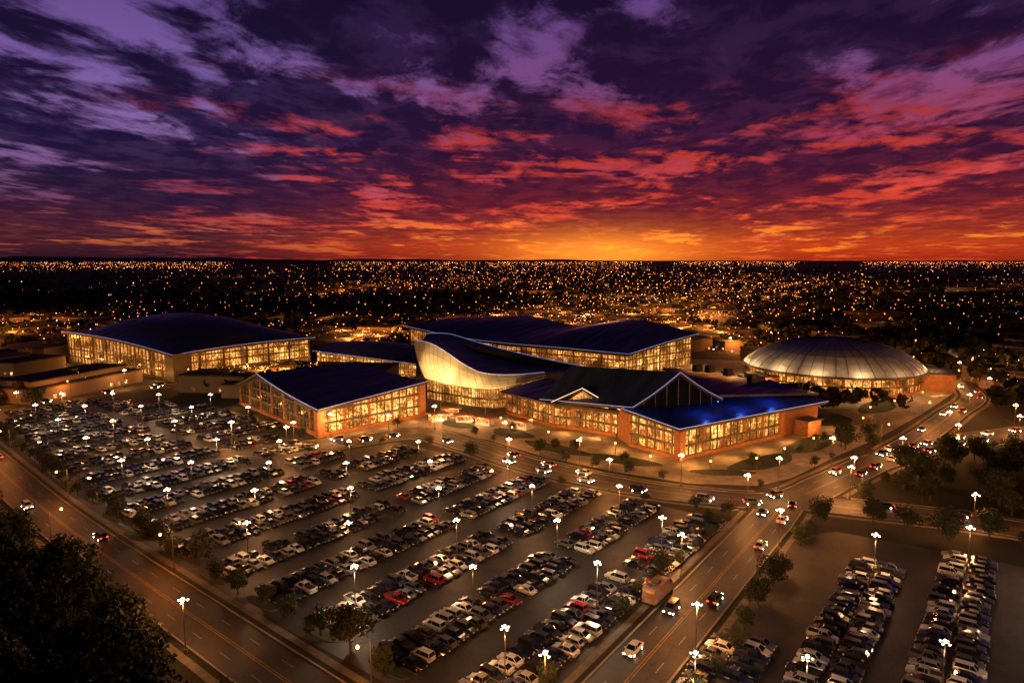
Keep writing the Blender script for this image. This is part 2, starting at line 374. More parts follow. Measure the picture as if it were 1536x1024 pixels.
def car(kind,lit=False):
    b=MB()
    if kind=='suv': hz,rz,g0,g1,t0,t1=1.1,1.72,-2.15,1.15,-1.95,.45
    elif kind=='hatch': hz,rz,g0,g1,t0,t1=1.0,1.48,-2.1,1.15,-1.6,.35
    elif kind=='pickup': hz,rz,g0,g1,t0,t1=1.12,1.75,-.6,1.35,-.45,.75
    else: hz,rz,g0,g1,t0,t1=.96,1.42,-1.8,1.1,-1.05,.35
    k=1.12 if kind=='pickup' else 1
    st=[(-2.32,.42,hz-.18,.76),(-2.2,.28,hz-.04,.86),(-1.5,.24,hz,.91),(0,.22,hz-.02,.92),(g1,.22,hz-.03,.91),(1.7,.25,hz-.13,.89),(2.15,.3,hz-.25,.82),(2.3,.4,hz-.4,.72)]
    if kind=='hatch': st=[(x*.92,a,c,d*.97) for x,a,c,d in st]
    vs=[];n=8
    for x,zl,zb,hw in st:
        x*=k
        vs+=[(x,-hw*.9,zl),(x,-hw,zl+.15),(x,-hw,zb-.16),(x,-hw*.88,zb),(x,hw*.88,zb),(x,hw,zb-.16),(x,hw,zl+.15),(x,hw*.9,zl)]
    fs=[]
    for i in range(len(st)-1):
        for j in range(n): fs.append((i*n+j,i*n+(j+1)%n,(i+1)*n+(j+1)%n,(i+1)*n+j))
    fs+=[tuple(range(n-1,-1,-1)),tuple((len(st)-1)*n+j for j in range(n))]
    b.add(vs,fs,0)
    bw,tw=.8,.62;bz=hz-.03
    v=[(g0,-bw,bz),(g1,-bw,bz),(g1,bw,bz),(g0,bw,bz),(t0,-tw,rz),(t1,-tw,rz),(t1,tw,rz),(t0,tw,rz)]
    b.add(v,[(0,1,5,4),(1,2,6,5),(2,3,7,6),(3,0,4,7)],1)
    b.add([(t0-.05,-tw-.02,rz),(t1+.05,-tw-.02,rz),(t1+.05,tw+.02,rz),(t0-.05,tw+.02,rz),(t0+.1,-tw+.08,rz+.05),(t1-.1,-tw+.08,rz+.05),(t1-.1,tw-.08,rz+.05),(t0+.1,tw-.08,rz+.05)],[(4,5,6,7),(0,1,5,4),(1,2,6,5),(2,3,7,6),(3,0,4,7),(3,2,1,0)],0)
    for sg in(-1,1):
        b.beam((g1-.02,sg*(bw+.005),bz),(t1+.02,sg*(tw+.01),rz),.06,.06,0)
        b.beam((g0+.02,sg*(bw+.005),bz),(t0-.02,sg*(tw+.01),rz),.09,.06,0)
        b.beam((.0,sg*(bw+.005),bz),(-.05,sg*(tw+.01),rz),.07,.05,0,up=(1,0,0))
        b.box(.95,sg*.98,bz-.02,bz+.14,.12,.2,0,0)
        for wx in(-1.42*k,1.42*k):
            b.cyl((wx,sg*.7,.33),(wx,sg*.93,.33),.34,.34,12,2);b.cyl((wx,sg*.93,.33),(wx,sg*.945,.33),.2,.18,8,3)
        b.box(2.2*k,sg*.58,hz-.42,hz-.28,.2,.36,0,3);b.box(-2.28*k,sg*.62,hz-.32,hz-.14,.12,.32,0,4)
    b.box(2.26*k,0,.35,.5,.12,1.2,0,2)
    if kind=='pickup':
        b.box(-1.6,0,hz+.001,hz+.04,1.7,1.5,0,2)
        for sg in(-1,1): b.box(-1.6,sg*.84,hz-.02,hz+.16,1.9,.1,0,0)
        b.box(-2.5,0,hz-.1,hz+.16,.1,1.7,0,0)
    return b.mesh(kind+'_body',[M_paint,M_glass,M_tyre,M_hlo if lit else M_hl,M_tlo if lit else M_tl])
CM=[car('sedan'),car('sedan'),car('suv'),car('suv'),car('hatch'),car('pickup')];CL=[car('sedan',1),car('suv',1)]
for x,y,a in cars: put('parked_car',R.choice(CM),None,(x,y,.02),a,R.uniform(.9,.97))
for k,step in(('boulevard_road',14),('side_road',15),('cross_road',15),('perimeter_road',90),('arena_road',22),('ring_road',18),('highway_road',45)):
    for sg in(-1,1):
        for p,d in arc(RC[k],step,R.uniform(0,step)):
            if R.random()<.42 or abs(p.x)>450: continue
            o=sg*ROADS[k][1]*.25;j=R.uniform(-3,3)
            put('car',R.choice(CL),None,(p.x+d.y*o+d.x*j,p.y-d.x*o+d.y*j,.09),math.atan2(d.y,d.x)+(0 if sg>0 else math.pi),.95)
tb=MB();tb.box(-1.2,0,.9,3.6,6,2.4,0,0);tb.box(2.9,0,.6,2.1,1.9,2.2,0,0);tb.add([(2.0,-1.05,2.1),(3.7,-1.05,2.1),(3.7,1.05,2.1),(2.0,1.05,2.1),(2.0,-.95,2.9),(3.0,-.95,2.9),(3.0,.95,2.9),(2.0,.95,2.9)],[(0,1,5,4),(1,2,6,5),(2,3,7,6),(4,5,6,7)],1)
for x in(-3,-1.9,2.9):
    for sg in(-1,1): tb.cyl((x,sg*.85,.5),(x,sg*1.2,.5),.5,.5,14,2)
tb.box(-1.2,1.23,1.8,3.1,3,.04,0,3);tb.box(-1.2,1.6,3.15,3.22,3.4,.8,0,4);tb.box(3.88,0,.8,1.1,.06,1.9,0,3);tb.box(-4.22,0,2.9,3.2,.04,2,0,3)
tb.box(-1.2,0,3.6,3.9,1.6,1.2,0,5);tb.box(-3,.4,3.6,3.8,.7,.7,0,5)
M_truck=mat('truck_panel',(.28,.10,.05),(.35,.28,.22),.8,.5)
tme=tb.mesh('truck_body',[M_truck,M_glass,M_tyre,M_glow,M_tl,M_steel])
# ---------------------------------------------------------------- lights / lamps
def plight(x,y,z,e,c,r=.3,parent=None,name='bulb'):
    l=D.lights.new(name,'POINT');l.energy=e;l.color=c;l.shadow_soft_size=r
    return put(name,l,parent,(x,y,z))
WARM=(1,.46,.17);SOD=(1,.30,.045);COOL=(1,.64,.36)
x,y=G(108,48.6);o=put('food_truck',tme,None,(x,y,.02),ANG);plight(-1,2.4,3.4,350,(1,.4,.1),.2,o)
def lampmesh(arms,h,lens,name,rb=.15,L0=.6,cen=.25):  # multi-arm heads and glowing centre ball are shaped to suggest starburst glare
    b=MB();b.cyl((0,0,0),(0,0,.7),.28,.28,10,1);b.cyl((0,0,.7),(0,0,h),.09,.05,8,0)
    for i in range(arms):
        a=2*math.pi*i/arms+.3;c,s_=math.cos(a),math.sin(a);L=L0 if arms>1 else 2.2
        b.beam((0,0,h-.1),(c*L,s_*L,h+.05),.06,.06,0)
        b.box(c*L,s_*L,h+.13,h+.2,.5,.28,a,0)
        b.ball((c*L,s_*L,h+.0),rb,2)
    if arms>2: b.ball((0,0,h+.2),cen,2)
    return b.mesh(name,[M_steel,M_pave,lens])
LM4=lampmesh(4,8.5,M_lamp,'lot_lamp_mesh');LM1=lampmesh(1,8,M_lampo,'road_lamp_mesh',.26);LM2=lampmesh(3,8.5,M_lamp,'road_lamp_triple',.18,.7,.3)
def lamp(x,y,kind,rz=0,pw=1):
    if kind==0:
        o=put('parking_lot_lamp',LM4,None,(x,y,0),rz);plight(0,0,7.0,2600*R.uniform(.35,1.6),COOL if R.random()<.45 else WARM,.42,o)
    elif kind==1:
        o=put('street_lamp',LM1,None,(x,y,0),rz);plight(2.2*math.cos(.3),2.2*math.sin(.3),7.3,4200*pw,SOD,.3,o)
    else:
        o=put('street_lamp',LM2,None,(x,y,0),rz);plight(0,0,7.6,5200*pw,(1,.36,.08),.42,o)
for x,y,k in lampspots: lamp(x,y,0,R.uniform(0,1))
for k,step,kind in(('boulevard_road',16,2),('side_road',24,2),('cross_road',24,2),('perimeter_road',30,1),('arena_road',26,1),('ring_road',24,1),('highway_road',46,1)):
    sg=1
    for p,d in arc(RC[k],step,8):
        if abs(p.x)>400 or p.y<60: continue
        sg=-sg;o=sg*(ROADS[k][1]/2+.9);x=p.x+d.y*o;y=p.y-d.x*o
        if nearroad(x,y,.4): continue
        kd=kind if kind!=1 or R.random()<.75 else 2
        lamp(x,y,kd,math.atan2(d.x*sg,-d.y*sg)-.3 if kd==1 else R.random(),.62 if k=='perimeter_road' else 1)
# ---------------------------------------------------------------- buildings
def resample(pts,bay):
    out=[]
    for i in range(len(pts)-1):
        a=Vector(pts[i]);b=Vector(pts[i+1]);n=max(1,round((b-a).xy.length/bay))
        for k in range(n): out.append(a.lerp(b,k/n))
    out.append(Vector(pts[-1]));return out
def facade(b,pts,bay=3,bands=(0.4,4,8),fr=0,pn=1,inset=.5,mw=.3,z0=0,base=None,pier=0):
    P=resample(pts,bay)
    for i,p in enumerate(P):
        a=P[max(0,i-1)];c=P[min(len(P)-1,i+1)];d=(c-a);d.z=0;d.normalize()
        pr_=pier and i%pier==0
        b.beam((p.x,p.y,z0),(p.x,p.y,p.z),mw*(3.4 if pr_ else 1),mw*1.3,(base if base is not None else fr) if pr_ else fr,up=(d.y,-d.x,0))
    for i in range(len(P)-1):
        p,q=P[i],P[i+1];d=q-p;d.z=0;d.normalize();nx,ny=-d.y*inset,d.x*inset
        b.quad((p.x+nx,p.y+ny,z0),(q.x+nx,q.y+ny,z0),(q.x+nx,q.y+ny,q.z),(p.x+nx,p.y+ny,p.z),pn)
        for z in bands:
            if z+.4<min(p.z,q.z):
                b.beam((p.x,p.y,z0+z),(q.x,q.y,z0+z),.5,.7,fr)
                if z+2<min(p.z,q.z): b.beam((p.x,p.y,z0+z+1.9),(q.x,q.y,z0+z+1.9),.2,.12,fr)
        m_=p.lerp(q,.5);b.beam((m_.x+nx*.6,m_.y+ny*.6,z0),(m_.x+nx*.6,m_.y+ny*.6,m_.z),.1,.12,fr,up=(d.y,-d.x,0))
        b.beam((p.x,p.y,p.z-.3),(q.x,q.y,q.z-.3),.55,.9,fr)
        if base is not None: b.beam((p.x-nx*.5,p.y-ny*.5,z0+.6),(q.x-nx*.5,q.y-ny*.5,z0+.6),.9,1.2,base)
def wall(b,pts,z0,m):
    for i in range(len(pts)-1):
        p,q=pts[i],pts[i+1];b.quad((p[0],p[1],z0),(q[0],q[1],z0),(q[0],q[1],q[2]),(p[0],p[1],p[2]),m)
def surf(b,rows,th=.8,m=0,ms=1):
    nr=len(rows);nc=len(rows[0]);vs=[tuple(p) for r in rows for p in r]
    low=[(p[0],p[1],p[2]-th) for p in vs]
    b.add(vs,[(i*nc+j,i*nc+j+1,(i+1)*nc+j+1,(i+1)*nc+j) for i in range(nr-1) for j in range(nc-1)],m)
    b.add(low,[(i*nc+j,(i+1)*nc+j,(i+1)*nc+j+1,i*nc+j+1) for i in range(nr-1) for j in range(nc-1)],ms)
    per=[j for j in range(nc)]+[i*nc+nc-1 for i in range(1,nr)]+[(nr-1)*nc+j for j in range(nc-2,-1,-1)]+[i*nc for i in range(nr-2,0,-1)]
    n=len(per);b.add([vs[k] for k in per]+[low[k] for k in per],[(k,(k+1)%n,n+(k+1)%n,n+k) for k in range(n)],ms)
def dens(rows,a,c):
    r1=[cr(r,a) for r in rows];cols=[cr([r[j] for r in r1],c) for j in range(len(r1[0]))]
    return [[cols[j][i] for j in range(len(cols))] for i in range(len(cols[0]))]
def tube(b,pts,w=.2,m=0,dz=.08):
    for i in range(len(pts)-1):
        p,q=pts[i],pts[i+1];b.beam((p[0],p[1],p[2]+dz),(q[0],q[1],q[2]+dz),w*.75,.14,m)
BM=[M_frame,M_glow,M_brick,M_glow2,M_dark,M_glow3,M_edge,M_whitew,M_conc,M_edgew]
def V2(p,d,k): return (p[0]+d[0]*k,p[1]+d[1]*k)
def wl(par,pts,e=500,c=(1,.40,.09),z=3.2,r=.25):
    for x,y in pts: plight(x,y,z,e,c,r,par,'wall_light')
# -- A: arena at left
A=empty('sports_arena')
c0=(-168,336);dl=(-.829,.559);dr=(.66,.751);LL=112;LR=76
b=MB();r=MB()
hl=lambda u:14+4.5*u+1.5*math.sin(u*math.pi)
hr=lambda v:14+1.0*v+1.5*math.sin(v*math.pi)
Lp=[(*V2(c0,dl,LL*u),hl(u)) for u in[i/10 for i in range(10,-1,-1)]]
Rp=[(*V2(c0,dr,LR*v),hr(v)) for v in[i/8 for i in range(9)]]
facade(b,Lp,3.4,(4.2,8.4),0,3,base=4,pier=4);facade(b,Rp,3.4,(4.2,8.4,12),0,1,base=4,pier=4)
b.box(c0[0]+1,c0[1]+2.5,0,14,9,9,math.atan2(dr[1],dr[0]),4)
far_=V2(V2(c0,dl,LL),dr,LR);wall(b,[Rp[-1],(*far_,15),Lp[0]],0,4)
b.obj('walls',BM,A)
rows=[]
for i in range(25):
    v=i/24*1.06-.03;row=[]
    for j in range(33):
        u=j/32*1.05-.025
        bu=math.sin(math.pi*min(1,max(0,u)))**.75*math.sin(math.pi*min(1,max(0,v*.8+.1)))
        z=hl(u)*(1-v)+15*v+ (hr(v)-14)*(1-u)*.6 + 12.5*bu*(1 if v>.22 else (v/.22)**.8 if v>0 else 0)
        p=V2(V2(c0,dl,LL*u),dr,LR*v);row.append((p[0],p[1],z))
    rows.append(row)
surf(r,rows,1.2,0,1);r.obj('roof',[M_roof,M_dark],A,True)
tb=MB();tube(tb,[q[0] for q in rows],.2);tube(tb,rows[0],.15);tb.obj('edge_light',[M_edge],A)
b=MB()
for k in range(4):
    p=V2(V2(c0,dr,10+k*16),(dr[1],-dr[0]),5);b.box(p[0],p[1],3.6,4.1,12,6,math.atan2(dr[1],dr[0]),4)
    for s_ in(-5,5):
        qx,qy=V2(V2(p,dr,s_),(dr[1],-dr[0]),2);b.cyl((qx,qy,0),(qx,qy,3.6),.2,.2,8,8)
b.obj('entrance_canopy',BM,A)
wl(A,[V2(V2(c0,dr,k),(dr[1],-dr[0]),6) for k in(8,26,44,62)]+[V2(V2(c0,dl,k),(-dl[1],dl[0]),6) for k in(8,28,48,68,88,106)],2000)
# -- C: low vaulted link hall
C=empty('concourse_hall');b=MB();r=MB()
a0=Vector((-116,402));a1=Vector((-50,352));d=(a1-a0).normalized();n_=Vector((-d.y,d.x));L=(a1-a0).length
facade(b,[(a0.x,a0.y,6.5),(a1.x,a1.y,6.5)],3,(3.2,),0,1);e0=a0+n_*38;e1=a1+n_*38
wall(b,[(a1.x,a1.y,6.5),(e1.x,e1.y,6.5),(e0.x,e0.y,6.5),(a0.x,a0.y,6.5)],0,4);b.obj('walls',BM,C)
rows=[]
for i in range(13):
    v=i/12;row=[]
    for j in range(21):
        u=j/20;p=a0+d*(L*(u*1.04-.02))+n_*(42*v-2);row.append((p.x,p.y,6.6+6.2*math.sin(math.pi*v)*(.45+.55*math.sin(math.pi*(u*.8+.1)))))
    rows.append(row)
surf(r,rows,.7,0,1);r.obj('roof',[M_roof,M_dark],C,True)
tb=MB();tube(tb,rows[0],.3,0);tb.obj('edge_light',[M_edge],C)
wl(C,[tuple(a0+d*k-n_*5) for k in(6,24,42,60,76)],1600)
# -- B: front-left gabled hall
B=empty('exhibition_hall');b=MB();r=MB()
cn=(-65.7,227.8);lf=(-114,282);rt=(-35,258);pk=(-94.7,260.4);rb=(-66.8,290);lb=(-83,312)
facade(b,[(*lf,8),(*pk,16),(*cn,10)],3.6,(4.5,9,13),0,5,base=2,pier=3)
facade(b,[(*cn,10),(*rt,13.5)],3.4,(4.4,9),0,1,base=2,pier=3)
wall(b,[(*rt,13.5),(*rb,16),(*lb,8),(*lf,8)],0,2)
for p in(cn,rt): b.box(p[0],p[1],0,9.6 if p==cn else 13,2.6,2.6,math.radians(44),2)
b.obj('walls',BM,B)
def ex(p,c,k):
    v=Vector(p[:2])-Vector(c);v=v.normalized()*k;return (p[0]+v.x,p[1]+v.y,p[2])
cc=(-74,268)
ro=[[ex((*cn,10.2),cc,4),ex((*rt,14),cc,3)],[ex((*pk,16.8),cc,4),(rb[0],rb[1],16.8)]]
def lin(rows,a,c,sag=0):
    out=[]
    for i in range(c+1):
        v=i/c;row=[]
        for j in range(a+1):
            u=j/a;p=(Vector(rows[0][0])*(1-u)+Vector(rows[0][1])*u)*(1-v)+(Vector(rows[1][0])*(1-u)+Vector(rows[1][1])*u)*v
            p.z-=sag*math.sin(math.pi*v);row.append(tuple(p))
        out.append(row)
    return out
RB=lin(ro,10,8,.8);surf(r,RB,.8,0,1)
RB2=lin([[ex((*pk,16.8),cc,4),(rb[0],rb[1],16.8)],[ex((*lf,8.2),cc,3),(lb[0],lb[1],8.2)]],10,8,.3)
surf(r,RB2,.8,0,1);r.obj('roof',[M_roof,M_dark],B)
tb=MB();tube(tb,RB[0],.25);tube(tb,[q[0] for q in RB],.3);tb.obj('edge_light',[M_edge],B)
u1=(Vector(rt)-Vector(cn)).normalized();u2=(Vector(lf)-Vector(cn)).normalized()
wl(B,[tuple(Vector(cn)+u1*k+Vector((u1.y,-u1.x))*5) for k in(3,14,25,36)]+[tuple(Vector(cn)+u2*k+Vector((-u2.y,u2.x))*5) for k in(6,26,46,66)],1100,z=3.4)
# -- D: swooping atrium
Dm=empty('atrium_pavilion')
U=[(-43,297,25.5),(-36,295,24.2),(-29.6,292,21.4),(-19,284,15.8),(-10.5,280,13.2),(2,282,12.5),(14,290,12.2)]
Lo=[(-37.8,292,9.6),(-33,288,9),(-27.6,284,8.4),(-17.2,276,8.4),(-7.5,272,8.6),(2,277,9.6),(14.5,289,11.2)]
Bk=[(-40,322,25.5),(-34,324,25.4),(-28,326,24.4),(-15.6,330,20),(.6,331,15.6),(17,330,12),(38,322,9)]
Ud=cr(U,6);Ld=cr(Lo,6);Bd=cr(Bk,6)
b=MB();rows=[]
for k in range(9):
    v=k/8;rows.append([tuple(Vector(l).lerp(Vector(u),v)+Vector((-.25,-1,0))*(2.2*math.sin(math.pi*v)*min(1,(u.z-l.z)/14))) for u,l in zip(Ud,Ld)])
surf(b,rows,.3,0,0);b.obj('curved_white_fascia',[M_whitew],Dm,True)
b=MB()
for j in range(0,len(Ud),2):
    for k in range(8):
        p,q=rows[k][j],rows[k+1][j];b.beam((p[0],p[1]-.06,p[2]),(q[0],q[1]-.06,q[2]),.1,.12,0)
for k in (2,4,6):
    for i in range(len(Ud)-1):
        p,q=rows[k][i],rows[k][i+1];b.beam((p[0],p[1]-.06,p[2]),(q[0],q[1]-.06,q[2]),.07,.09,0)
b.obj('fascia_ribs',[M_conc],Dm)
b=MB();rr=[]
for k in range(9):
    v=k/8;rr.append([tuple(Vector(u).lerp(Vector(q),v)+Vector((0,0,-2.0*math.sin(math.pi*v)))) for u,q in zip(Ud,Bd)])
surf(b,rr,.8,0,1);b.obj('roof',[M_roof,M_dark],Dm,True)
tb=MB();tube(tb,[tuple(u) for u in Ud],.3);tube(tb,[tuple(u) for u in Bd],.2);tb.obj('edge_light',[M_edge],Dm)
b=MB();facade(b,[(p[0]+.5,p[1]+1.5,p[2]-.2) for p in Lo],1.8,(3.5,),0,1,mw=.22)
wall(b,[(*U[-1][:2],11.5),(37,320,8.5),(-39,320,24),(-40,296,24),(-37,293,9)],0,4);b.obj('glass_wall',BM,Dm)
fm=MB();fm.cyl((0,0,0),(0,0,7),.14,.09,8,0);fm.beam((-.9,0,7),(.9,0,7),.12,.12,0)
for x in(-.7,0,.7): fm.box(x,.2,6.8,7.4,.5,.4,0,0);fm.box(x,.42,6.85,7.35,.42,.03,0,1)
fme=fm.mesh('added_spot_mast_mesh',[M_steel,M_lamp])
for x,y,tx,ty,tz,e_ in((-52,268,-37,291,16,80000),(-40,262,-31,286,13,80000),(-27,254,-20,279,11,60000),(-10,250,-6,275,10,38000),(8,256,6,282,10,24000)):  # masts and spots added only to brighten the white fascia
    a=math.atan2(ty-y,tx-x)-math.pi/2;put('added_spot_mast',fme,None,(x,y,.02),a)
    l=D.lights.new('added_fascia_spot','SPOT');l.energy=e_;l.color=(1,.55,.17);l.spot_size=math.radians(48);l.spot_blend=.7;l.shadow_soft_size=.4
    dv=(Vector((tx,ty,tz))-Vector((x,y,7.6))).normalized();p0=Vector((x,y,7.6))+dv*1.2
    lo=put('added_fascia_spot',l,Dm,tuple(p0));lo.rotation_euler=dv.to_track_quat('-Z','Y').to_euler()
# -- E: back hall
E=empty('convention_hall');c0=(59,352);el_=(-.829,.559);er=(.731,.682);LL=150;LR=62
tbl=[[11.5,12,12,13.5,18],[15,21,15.5,20,20.5],[17.5,23.5,18,22,20.5]]
rows=[]
for i,rw in enumerate(tbl):
    v=[-.04,.5,1.03][i];rows.append([(*V2(V2(c0,el_,LL*u),er,LR*v),z+.4) for u,z in zip((-.025,.25,.5,.75,1.02),rw)])
rd=dens(rows,8,8);b=MB();surf(b,rd,1.0,0,1);b.obj('roof',[M_roof,M_dark],E,True)
b=MB();fl=[(*V2(c0,el_,LL*u),z) for u,z in((1,17),(.75,12.8),(.5,11.2),(.25,11.2),(0,11))]
fr_=[(*V2(c0,er,LR*v),z) for v,z in((0,11),(.25,12.4),(.5,14.2),(.75,16),(1,17))]
facade(b,fl,3.4,(4,8),0,3,pier=5);facade(b,fr_,3.2,(4,8,12),0,1,pier=5)
f2=V2(V2(c0,el_,LL),er,LR);wall(b,[fr_[-1],(*f2,19),fl[0]],0,4);b.obj('walls',BM,E)
tb=MB();tube(tb,rd[0],.25);tube(tb,[q[0] for q in rd],.3);tb.obj('edge_light',[M_edge],E)
wl(E,[V2(V2(c0,er,k),(er[1],-er[0]),6) for k in(4,22,40,56)]+[V2(V2(c0,el_,k),(-el_[1],el_[0]),6) for k in(8,28,48)],2000)
# -- F: front right complex
F=empty('conference_centre');b=MB()
k0=(51,200.5);k1=(38.5,217);k2=(110.5,242);k3=(36,228);k4=(15,242);k5=(-2,264)
facade(b,[(*k1,11.2),(*k0,9.8)],3.2,(4.2,8),0,1,base=2,pier=2)
facade(b,[(*k0,9.8),(92,228.9,9.4)],3.4,(4.2,),0,1,base=2,pier=3)
wall(b,[(92,228.9,9.4),(110.5,242,9.4),(100,258,13),(60,290,13)],0,2)
b.box(50.6,200.9,0,9.6,2.4,2.4,.6,2);b.box(92,229.2,0,9,2,2,.6,2)
b.box(103,232.5,0,5,8,5,.61,2);b.box(103,232.5,5,5.3,9,6,.61,8)
wall(b,[(*k3,12),(*k1,12)],0,2)
facade(b,[(*k4,8.8),(24,237.5,14.6),(*k3,9.0)],2.6,(4,8),0,3,base=2,pier=3)
facade(b,[(*k5,8.8),(6,254,8.8),(*k4,8.8)],3,(4.2,),0,3,base=2,pier=3)
wall(b,[(-2,264,8.8),(18,290,9)],0,2);b.obj('walls',BM,F)
b=MB()
R1=lin([[(49.5,197.2,10.4),(113.5,240.5,9.8)],[(35.5,217.5,12.2),(98,256,15)]],14,8);surf(b,R1,.9,0,1);b.obj('blue_roof',[M_roofb,M_dark],F)
b=MB()
ap=(56,224,23);la=(39,217,12.6);ra=(71,226,13.6);apb=(22,252,21);lab=(10,246,9.4);rab=(60,275,13)
R2=lin([[la,lab],[ap,apb]],12,8,.6);surf(b,R2,.8,0,1);R3=lin([[ap,apb],[ra,rab]],12,8,.6);surf(b,R3,.8,0,1)
R4=lin([[(70,227,14.8),(112,245,12)],[(58,260,19),(84,280,14)]],10,8);surf(b,R4,.8,0,1)
R5=lin([[(12,241,9.2),(37,226,9.4)],[(24,262,14.2),(40,250,15.4)]],8,6);surf(b,R5,.7,0,1)
ga_=(24.5,234.5,15.6);R6=lin([[(14,239.5,9.6),(26,256,12)],[ga_,(36,252,15.4)]],6,4);surf(b,R6,.5,0,1);R7=lin([[ga_,(36,252,15.4)],[(36.5,226,9.7),(42,240,11)]],6,4);surf(b,R7,.5,0,1)
R8=lin([[(-5,262.5,9.2),(13,240.5,9.2)],[(14,286,10.5),(32,262,10.5)]],8,6);surf(b,R8,.7,0,1)
b.obj('roof',[M_roof,M_dark],F)
b=MB();b.add([(la[0]+1,la[1]+.5,12),(ra[0]-1,ra[1]+.5,12.6),(ap[0],ap[1]+1,22)],[(0,1,2)],0)
for k in range(1,8):
    u=k/8;x=la[0]+(ra[0]-la[0])*u;y=la[1]+(ra[1]-la[1])*u+.5
    ht=(12+10*(u/.53)) if u<.53 else (12+10*((1-u)/.47));b.beam((x,y,12),(x,y+.4,ht),.25,.3,1,up=(0,1,0))
b.obj('gable_glazing',[M_glass,M_frame],F)
b=MB();g0=Vector((18.5,238.2,9.8));g1=Vector((33,228.5,9.8));g2=Vector((24.8,234.2,14.8))
b.add([tuple(g0),tuple(g1),tuple(g2)],[(0,1,2)],0)
for k in range(1,7):
    p=g0.lerp(g1,k/7);b.beam(tuple(p+Vector((-.1,-.2,0))),tuple(g2+Vector((-.1,-.2,0))),.14,.14,1)
b.obj('lit_gable',[M_glow,M_whitew],F)
tb=MB();tube(tb,R1[0],.25);tube(tb,[q_[0] for q_ in R1],.3);tube(tb,[q_[0] for q_ in R2],.25);tube(tb,[q_[0] for q_ in R3],.25);tube(tb,R2[0],.2);tb.obj('edge_light',[M_edge],F)
tb=MB();tube(tb,[q_[0] for q_ in R6],.3);tube(tb,[q_[0] for q_ in R7],.3);tb.obj('gable_edge_light',[M_edgew],F)
b=MB()
for x,y,z in((72,262,18.6),(78,266,17.6),(84,262,17),(92,258,15.2)): b.box(x,y,z-1.5,z+1.2,3.4,2.2,.6,0)
b.obj('roof_plant_units',[M_dark],F)
wl(F,[(33,212),(42,203),(53,195),(66,202),(79,211),(92,220),(105,227),(116,237),(28,226),(18,232),(7,241),(-3,251)],1600,z=3)
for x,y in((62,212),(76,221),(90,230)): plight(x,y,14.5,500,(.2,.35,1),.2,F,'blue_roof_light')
# -- G: dome
Gd=empty('domed_arena',(158,334,0));b=MB();N=96
prof=[(41,9),(39,11.2),(35.5,13.8),(31,16.4),(25,18.8),(18,20.7),(10,22),(3,22.6),(2.6,23.3),(0,23.5)]
for i in range(len(prof)-1):
    for j in range(N):
        a=2*math.pi*j/N;c=2*math.pi*(j+1)/N;(r0,z0),(r1,z1)=prof[i],prof[i+1]
        if r1>0: b.quad((r0*math.cos(a),r0*math.sin(a),z0),(r0*math.cos(c),r0*math.sin(c),z0),(r1*math.cos(c),r1*math.sin(c),z1),(r1*math.cos(a),r1*math.sin(a),z1),0)
        else: b.add([(r0*math.cos(a),r0*math.sin(a),z0),(r0*math.cos(c),r0*math.sin(c),z0),(0,0,z1)],[(0,1,2)],0)
o=b.obj('dome_roof',[M_dome],Gd);b=MB()
for j in range(48):
    a=2*math.pi*j/48;wd=.55 if j%6==0 else .16
    for i in range(7):
        (r0,z0),(r1,z1)=prof[i],prof[i+1];b.beam((r0*math.cos(a),r0*math.sin(a),z0+.05),(r1*math.cos(a),r1*math.sin(a),z1+.05),wd,.3,0)
b.obj('dome_ribs',[M_seam],Gd);b=MB()
ring=[(39*math.cos(2*math.pi*j/60),39*math.sin(2*math.pi*j/60),8.6) for j in range(61)]
facade(b,ring,4,(4.2,),0,3,base=2,pier=3)
for j in range(60):
    a=2*math.pi*j/60;c=2*math.pi*(j+1)/60;b.beam((41.3*math.cos(a),41.3*math.sin(a),8.6),(41.3*math.cos(c),41.3*math.sin(c),8.6),1.2,1.0,4)
b.box(38,-16,0,8,20,18,-.4,2);b.box(38,-16,8,8.5,21,19,-.4,4);b.box(-38,-14,0,6,12,14,.4,2);b.box(-38,-14,6,6.4,13,15,.4,4)
b.obj('drum_walls',BM,Gd)
for j in range(14):
    a=2*math.pi*j/14+.1
    if math.sin(a)<.4:
        plight(44.5*math.cos(a),44.5*math.sin(a),12.5,5000 if math.cos(a)<.3 else 2000,(1,.56,.22),.2,Gd,'dome_uplight')
        plight(46*math.cos(a),46*math.sin(a),3.5,1800,(1,.38,.09),.2,Gd,'wall_light')
# plaza kiosks
kb=MB();kb.box(0,0,0,2.6,6,3.5,0,0);kb.box(0,-1.78,.9,2.2,5,.06,0,1);kb.box(0,0,2.6,2.9,8,5.5,0,2);
for sx_ in(-3.6,3.6): kb.cyl((sx_,-2.4,0),(sx_,-2.4,2.6),.1,.1,6,3)
kme=kb.mesh('kiosk_mesh',[M_whitew,M_glow,mat('red_canopy',(.45,.08,.04),(.5,.3,.2),1,.7),M_steel])
for x,y,a in((-28,252,.5),(-18,250,.1),(-10,246,-.5),(-24,262,.2),(4,240,-.7)):
    o=put('kiosk',kme,None,(x,y,.02),a);plight(0,-4,3.2,1200,(1,.5,.2),.2,o)
bl=MB();bl.cyl((0,0,0),(0,0,3.6),.07,.05,6,0);bl.cyl((0,0,3.6),(0,0,4.1),.2,.26,8,1);bl.cyl((0,0,4.1),(0,0,4.25),.32,.05,8,0)
blm=bl.mesh('plaza_lamp_mesh',[M_steel,M_lampo])
for x,y in((-44,238),(-30,244),(-14,236),(0,226),(12,220),(22,212),(32,206),(40,192),(56,187),(70,190),(82,200),(96,212),(112,226),(126,240),(138,258),(154,270),(176,288),(-4,240),(-50,246),(190,312),(-120,330),(-134,352),(-125,372)):
    o=put('plaza_lamp',blm,None,(x,y,.02));plight(0,0,3.9,1500,SOD,.28,o)
